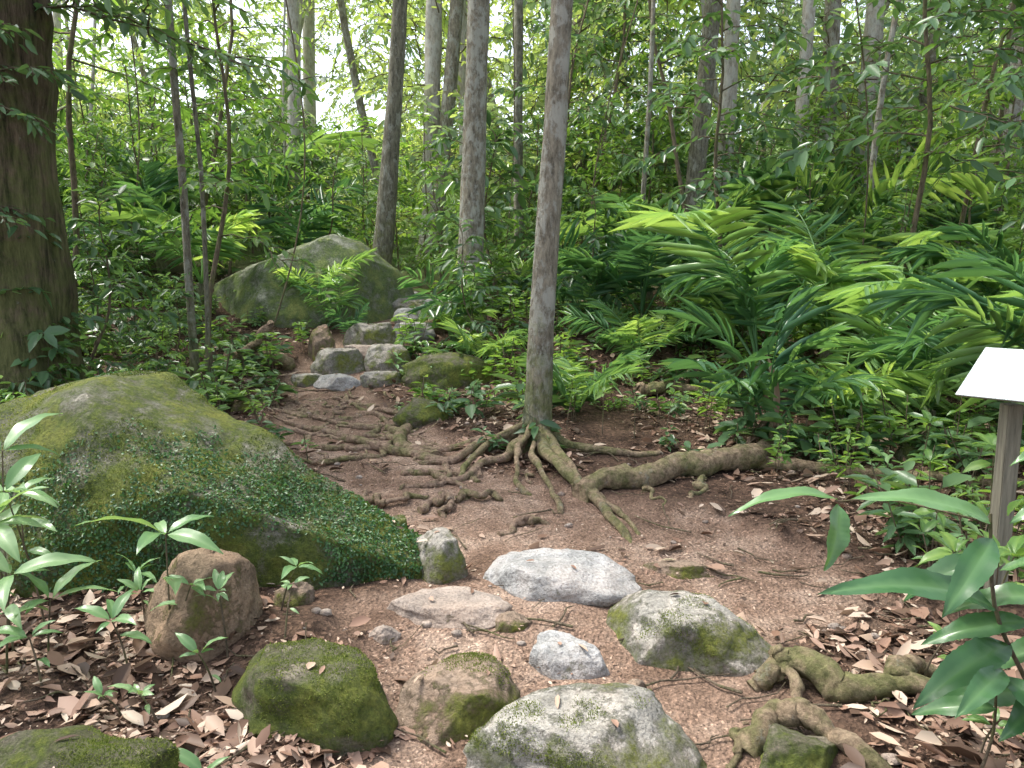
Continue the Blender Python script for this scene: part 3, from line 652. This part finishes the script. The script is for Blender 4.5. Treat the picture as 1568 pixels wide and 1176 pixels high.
tree(8.0, 16.5, .4, .12, .1, M_barkdark, 15, 12)
tree(-4.42, 6.8, .02, .5, .47, M_barkred, 15, 13, crown=2, flare=.3, lob=.13, sides=64, wob=.0, low=[(3.2,-.2,.15,1.7,.15),(3.7,-.5,.1,1.7,.15),(2.9,-1.2,.2,1.0,.13),(3.9,.1,.0,2.2,.16),(2.4,-1.0,.2,.9,.12),(3.5,-.8,.0,1.5,.15),(3.3,.2,.1,2.0,.14),(1.6,-1.2,.2,.7,.11),(2.7,-.9,.1,1.0,.13)])
tree(-3.32, 8.05, .03, .042, .036, M_bark, 9, 14, crown=1, cs=.8)
tree(-3.08, 7.75, -.05, .025, .02, M_barkdark, 9, 15, crown=1, cs=.7)
tree(-5.0, 18, .1, .18, .14, M_barkpale, 16, 16)
tree(-7.6, 13, .1, .12, .1, M_barkpale, 15, 17)
tree(4.9, 11, .3, .05, .04, M_bark, 11, 18, crown=1)
tree(1.9, 12, .1, .04, .035, M_bark, 11, 19, crown=1)
tree(-7.2, 4.6, .0, .2, .16, M_bark, 12, 23, crown=1, cs=.9)  # unseen tree left of frame, added so its crown dapples the path
tree(-8.0, 8.5, .0, .2, .16, M_barkdark, 13, 24, crown=2, cs=.9)  # also out of view, put in to cast broken shadow on the ground
mb = MB()
for (x, y, x2, y2, sg) in [(-3.0,9.5,-2.2,9.8,.3),(1.2,12,2.4,12,-.2),(4.2,9.6,3.6,9.4,.25),(-5.6,11,-4.6,11,.2),(-.2,13,.3,13,.1)]:
    t = np.linspace(0, 1, 24); P = np.stack([x+(x2-x)*t+sg*np.sin(t*7), y+(y2-y)*t+.1*np.sin(t*9), Z(x, y)+t*9], -1); tube(mb, P, .010, 6)
obj('hanging_vines', mb.mesh('hanging_vines', [M_twig]))

# ------------------------------------------------------------------ foreground broad-leaf plants
def stemtube(mb, pts, r): tube(mb, smoothpath(pts, 14), np.linspace(r, r*.5, 14), 6, 1)
mb = MB()
stemtube(mb, [(1.66,2.2,0),(1.6,2.2,.25),(1.45,2.2,.55),(1.42,2.22,.85)], .009)
stemtube(mb, [(1.62,2.18,.2),(1.7,2.15,.6),(1.72,2.2,1.1)], .008)
stemtube(mb, [(1.35,2.1,0),(1.42,2.12,.2),(1.4,2.1,.42)], .006)
for b, t_, w, rn, ar, up in [((1.45,2.2,.56),(.88,2.12,.64),.14,.25,.12,(0,-.5,1)),((1.43,2.22,.82),(1.04,2.3,.87),.10,.8,.1,(0,-.5,1)),((1.04,2.4,.84),(.68,2.35,.80),.07,.9,.15,(0,-.3,1)),
        ((1.02,2.35,.84),(.95,2.25,.66),.10,.6,.1,(.2,-1,.1)),((1.5,2.2,.45),(1.14,2.05,.33),.13,.2,.1,(0,-.5,1)),((1.62,2.1,.38),(1.42,1.95,.08),.16,.1,.1,(-.4,-.8,.5)),
        ((1.5,2.15,.62),(1.75,2.0,.45),.14,.3,.1,(0,-.5,1)),((1.42,2.2,.78),(1.2,2.05,.6),.11,.3,.1,(0,-.7,1)),((1.7,2.15,.95),(1.4,2.1,.86),.11,.7,.1,(0,-.5,1)),
        ((1.72,2.2,1.08),(1.45,2.2,1.0),.09,.7,.1,(0,-.5,1)),((1.52,2.1,.5),(1.46,1.95,.25),.12,.2,.1,(0,-.9,.4)),((1.7,2.15,.8),(1.9,2.0,.7),.14,.4,.1,(0,-.5,1)),
        ((1.45,2.25,.7),(1.25,2.35,.52),.11,.2,.1,(0,-.6,1)),((1.6,2.2,.3),(1.3,2.25,.2),.13,.3,.1,(0,-.5,1)),((1.46,2.2,.85),(1.5,2.0,.98),.09,.6,.1,(0,-.6,.8)),
        ((1.6,2.2,.6),(1.36,2.3,.5),.1,.5,.1,(0,-.5,1)),((1.66,2.2,.45),(1.5,2.3,.3),.1,.4,.1,(0,-.5,1)),((1.7,2.2,.7),(1.55,2.35,.62),.1,.6,.1,(0,-.5,1)),
        ((1.55,2.2,.52),(1.26,2.25,.42),.10,.35,.1,(0,-.6,1)),((1.42,2.1,.42),(1.2,1.95,.36),.09,.3,.1,(0,-.6,1)),((1.42,2.1,.4),(1.5,1.9,.3),.10,.1,.1,(0,-.8,.6)),((1.41,2.1,.3),(1.22,2.2,.22),.08,.4,.1,(0,-.6,1)),
        ((1.6,2.15,.34),(1.36,2.0,.26),.11,.15,.1,(0,-.7,.9)),((1.68,2.1,.55),(1.44,2.0,.46),.11,.3,.1,(0,-.6,1)),((1.64,2.15,.2),(1.5,1.95,.02),.11,.05,.1,(-.2,-.9,.6))]:
    bigleaf(mb, b, t_, W=w*.95, rnd=rn, arch=ar+.12, up=up, serr=.03, wav=.05, nseg=26, fold=.18)
stemtube(mb, [(1.42,2.22,.82),(1.2,2.35,.85),(1.03,2.38,.84)], .004)
obj('broad_leaf_plant', mb.mesh('broad_leaf_plant', [M_big, M_twig]))
def seedling(name, x, y, h, leafL, nl, seed, lm, w=.28, whorl=.8, lean=(0,0)):
    r = np.random.default_rng(seed); mb = MB(); z = Z(x, y); lean = r.normal(0, .05, 2)
    st = [(x, y, z-.02), (x+lean[0]*.4, y+lean[1]*.4, z+h*.5), (x+lean[0], y+lean[1], z+h)]; stemtube(mb, st, .005)
    for k in range(nl):
        f = 1 if k < nl*whorl else r.uniform(.45, .9); a = k*2.4+r.normal(0, .4); e = r.uniform(-.45, .6)
        p = np.array([np.interp(f, [0,.5,1], [s_[q] for s_ in st]) for q in range(3)]); L_ = leafL*r.uniform(.5, 1.2)
        d = np.array([math.cos(a)*math.cos(e), math.sin(a)*math.cos(e), math.sin(e)])
        bigleaf(mb, p+d*.01, p+d*L_, W=L_*w*r.uniform(.85, 1.25), rnd=r.uniform(.1, .75), arch=.25, nseg=10, fold=.15, wav=.04, up=(r.normal(0,.25),r.normal(0,.25)-.15,1))
    obj(name, mb.mesh(name, [lm, M_twig]))
for k, (x, y, h, l, n_) in enumerate([(-1.4,3.0,.5,.29,6),(-1.38,2.98,.3,.16,5),(-1.04,3.3,.22,.14,7),(-2.05,3.0,.55,.26,7),(-1.95,2.8,.4,.27,6),(-2.2,3.2,.75,.28,6),(-1.85,2.9,.28,.22,6),
      (-2.05,2.65,.3,.22,6),(-1.5,2.85,.25,.14,6),(-1.15,2.95,.3,.11,8),(-1.12,2.75,.18,.11,6),(-1.25,2.55,.12,.1,6),(-.92,2.25,.1,.13,6),(-1.6,3.2,.16,.13,6),(-1.75,3.25,.2,.14,6),
      (-2.3,3.5,.5,.24,6),(-.95,3.05,.2,.08,6),(-1.4,2.6,.1,.09,5),(1.55,2.75,.2,.1,6),(1.9,3.1,.4,.14,8),(2.1,3.2,.35,.14,9),(1.5,2.3,.12,.08,6),(2.0,2.7,.3,.13,8),(2.2,3.9,.3,.13,8),
      (2.45,4.4,.4,.14,9),(2.7,4.2,.5,.15,9),(2.3,5.2,.3,.12,7),(2.9,4.8,.35,.14,8),(.05,6.4,.25,.1,7),(1.0,6.2,.3,.11,8),(.75,6.3,.35,.12,9),(-2.35,2.7,.6,.27,6),(.45,6.35,.3,.11,9),(1.3,6.4,.3,.1,8),
      (-2.15,2.85,.3,.2,6),(2.35,3.75,.6,.18,10),(2.5,3.9,.6,.16,10),(2.0,3.5,.3,.12,8),(1.85,2.9,.5,.15,9),(2.7,5.0,.5,.14,9),(3.1,5.3,.6,.15,10),(2.4,4.9,.35,.12,8),(-2.0,3.15,.65,.22,6),(-1.75,2.7,.2,.15,6)]):
    seedling('broadleaf_seedling', x, y, h, l, n_, 200+k, M_fresh if x < 0 else M_leaf, w=.3 if x < 0 else .38)
mb = MB()
for b, t_ in [((2.05,6.0,.3),(1.85,5.95,.75)),((2.05,6.05,.3),(1.98,6.0,.95)),((2.1,5.95,.25),(2.25,5.85,.05)),((2.0,5.95,.3),(1.8,5.9,.2))]:
    bigleaf(mb, b, t_, W=.1, rnd=.55, arch=.2, fold=.5)
for k in range(7):
    a = k*.9; root(mb, [(2.05,6.05,.25),(2.05+.14*math.cos(a),6.05+.14*math.sin(a),.1),(2.05+.3*math.cos(a),6.05+.3*math.sin(a),-.02)], .018, .014, seed=70+k, mat=1, wob=.01)
obj('palm_base_roots', mb.mesh('palm_base_roots', [M_dead, M_root]))

# ------------------------------------------------------------------ sign
m, nt, N, L = newmat('sign_print'); c = coord(nt)
n_ = tex(nt, 'ShaderNodeTexNoise', coord(nt, (30, 130, 1)), 2, 2, .6); r = ramp(nt, [(.54, (.68,.73,.72)), (.58, (.36,.47,.44))]); L.new(n_.outputs[0], r.inputs[0])
finish(nt, r.outputs[0], .4, spec=.4); M_sign = m
m, nt, N, L = newmat('weathered_timber'); n_ = tex(nt, 'ShaderNodeTexNoise', coord(nt, (1,1,.08)), 40, 5, .7); r = ramp(nt, [(.3,(.10,.095,.07)),(.7,(.27,.25,.19))]); L.new(n_.outputs[0], r.inputs[0])
finish(nt, r.outputs[0], .8, n_.outputs[0], .6, .01); M_timb = m
def box(bm_, size, mat4, bev=.004):
    b = bmesh.new(); bmesh.ops.create_cube(b, size=1); bmesh.ops.scale(b, vec=size, verts=b.verts)
    bmesh.ops.bevel(b, geom=b.edges[:], offset=bev, segments=2, affect='EDGES'); b.transform(mat4); me = bpy.data.meshes.new('part'); b.to_mesh(me); b.free(); return me
sx_, sy_ = 2.24, 3.42; sz_ = Z(sx_, sy_); sg = empty('trail_information_sign', (sx_, sy_, sz_))
me = box(None, (.07, .07, 1.1), Matrix.Translation((0,0,.98-sz_-.55))); me.materials.append(M_timb); obj('post', me, sg)
T4 = Matrix.Translation((.07,-.08,1.11-sz_))@Matrix.Rotation(math.radians(-48), 4, 'Z')@Matrix.Rotation(math.radians(28), 4, 'X')
me = box(None, (.56,.40,.008), T4, .002); me.materials.append(M_timb); o = obj('backing_board', me, sg)
me = box(None, (.564,.404,.004), T4@Matrix.Translation((0,0,.0062)), .001); me.materials.append(M_sign); obj('panel', me, sg)
me = box(None, (.16,.03,.05), T4@Matrix.Translation((0,0,-.031))); me.materials.append(M_timb); obj('bracket', me, sg)

# ------------------------------------------------------------------ light, sky, camera
az, el = math.radians(-66), math.radians(61)
w = bpy.data.worlds.new('World'); scene.world = w; w.use_nodes = True; nt = w.node_tree; nt.nodes.clear()
sk = nt.nodes.new('ShaderNodeTexSky'); sk.sky_type = 'NISHITA'; sk.sun_disc = False; sk.sun_elevation = el; sk.sun_rotation = az; sk.air_density = 1.0; sk.dust_density = 4.0; sk.ozone_density = 1
hs = nt.nodes.new('ShaderNodeHueSaturation'); hs.inputs['Saturation'].default_value = .5; hs.inputs['Value'].default_value = 2.9; nt.links.new(sk.outputs[0], hs.inputs['Color'])
bg = nt.nodes.new('ShaderNodeBackground'); bg.inputs[1].default_value = .15; nt.links.new(hs.outputs[0], bg.inputs[0])
ow = nt.nodes.new('ShaderNodeOutputWorld'); nt.links.new(bg.outputs[0], ow.inputs[0])
sl = bpy.data.lights.new('sun', 'SUN'); sl.energy = 4.6; sl.angle = math.radians(6); sl.color = (1, .96, .88)
so = bpy.data.objects.new('sun', sl); COL.objects.link(so)
sd = Vector((math.sin(az)*math.cos(el), math.cos(az)*math.cos(el), math.sin(el))); so.rotation_euler = sd.to_track_quat('Z', 'Y').to_euler(); so.location = (0,0,30)
cd = bpy.data.cameras.new('camera'); cd.lens = 27.2; cd.sensor_width = 36; cd.clip_start = .05; cd.clip_end = 1000
co = bpy.data.objects.new('camera', cd); COL.objects.link(co); co.location = (0, 0, 1.55); co.rotation_euler = (math.radians(82), 0, 0)
scene.camera = co
scene.view_settings.view_transform = 'Standard'; scene.view_settings.look = 'None'; scene.view_settings.exposure = 0
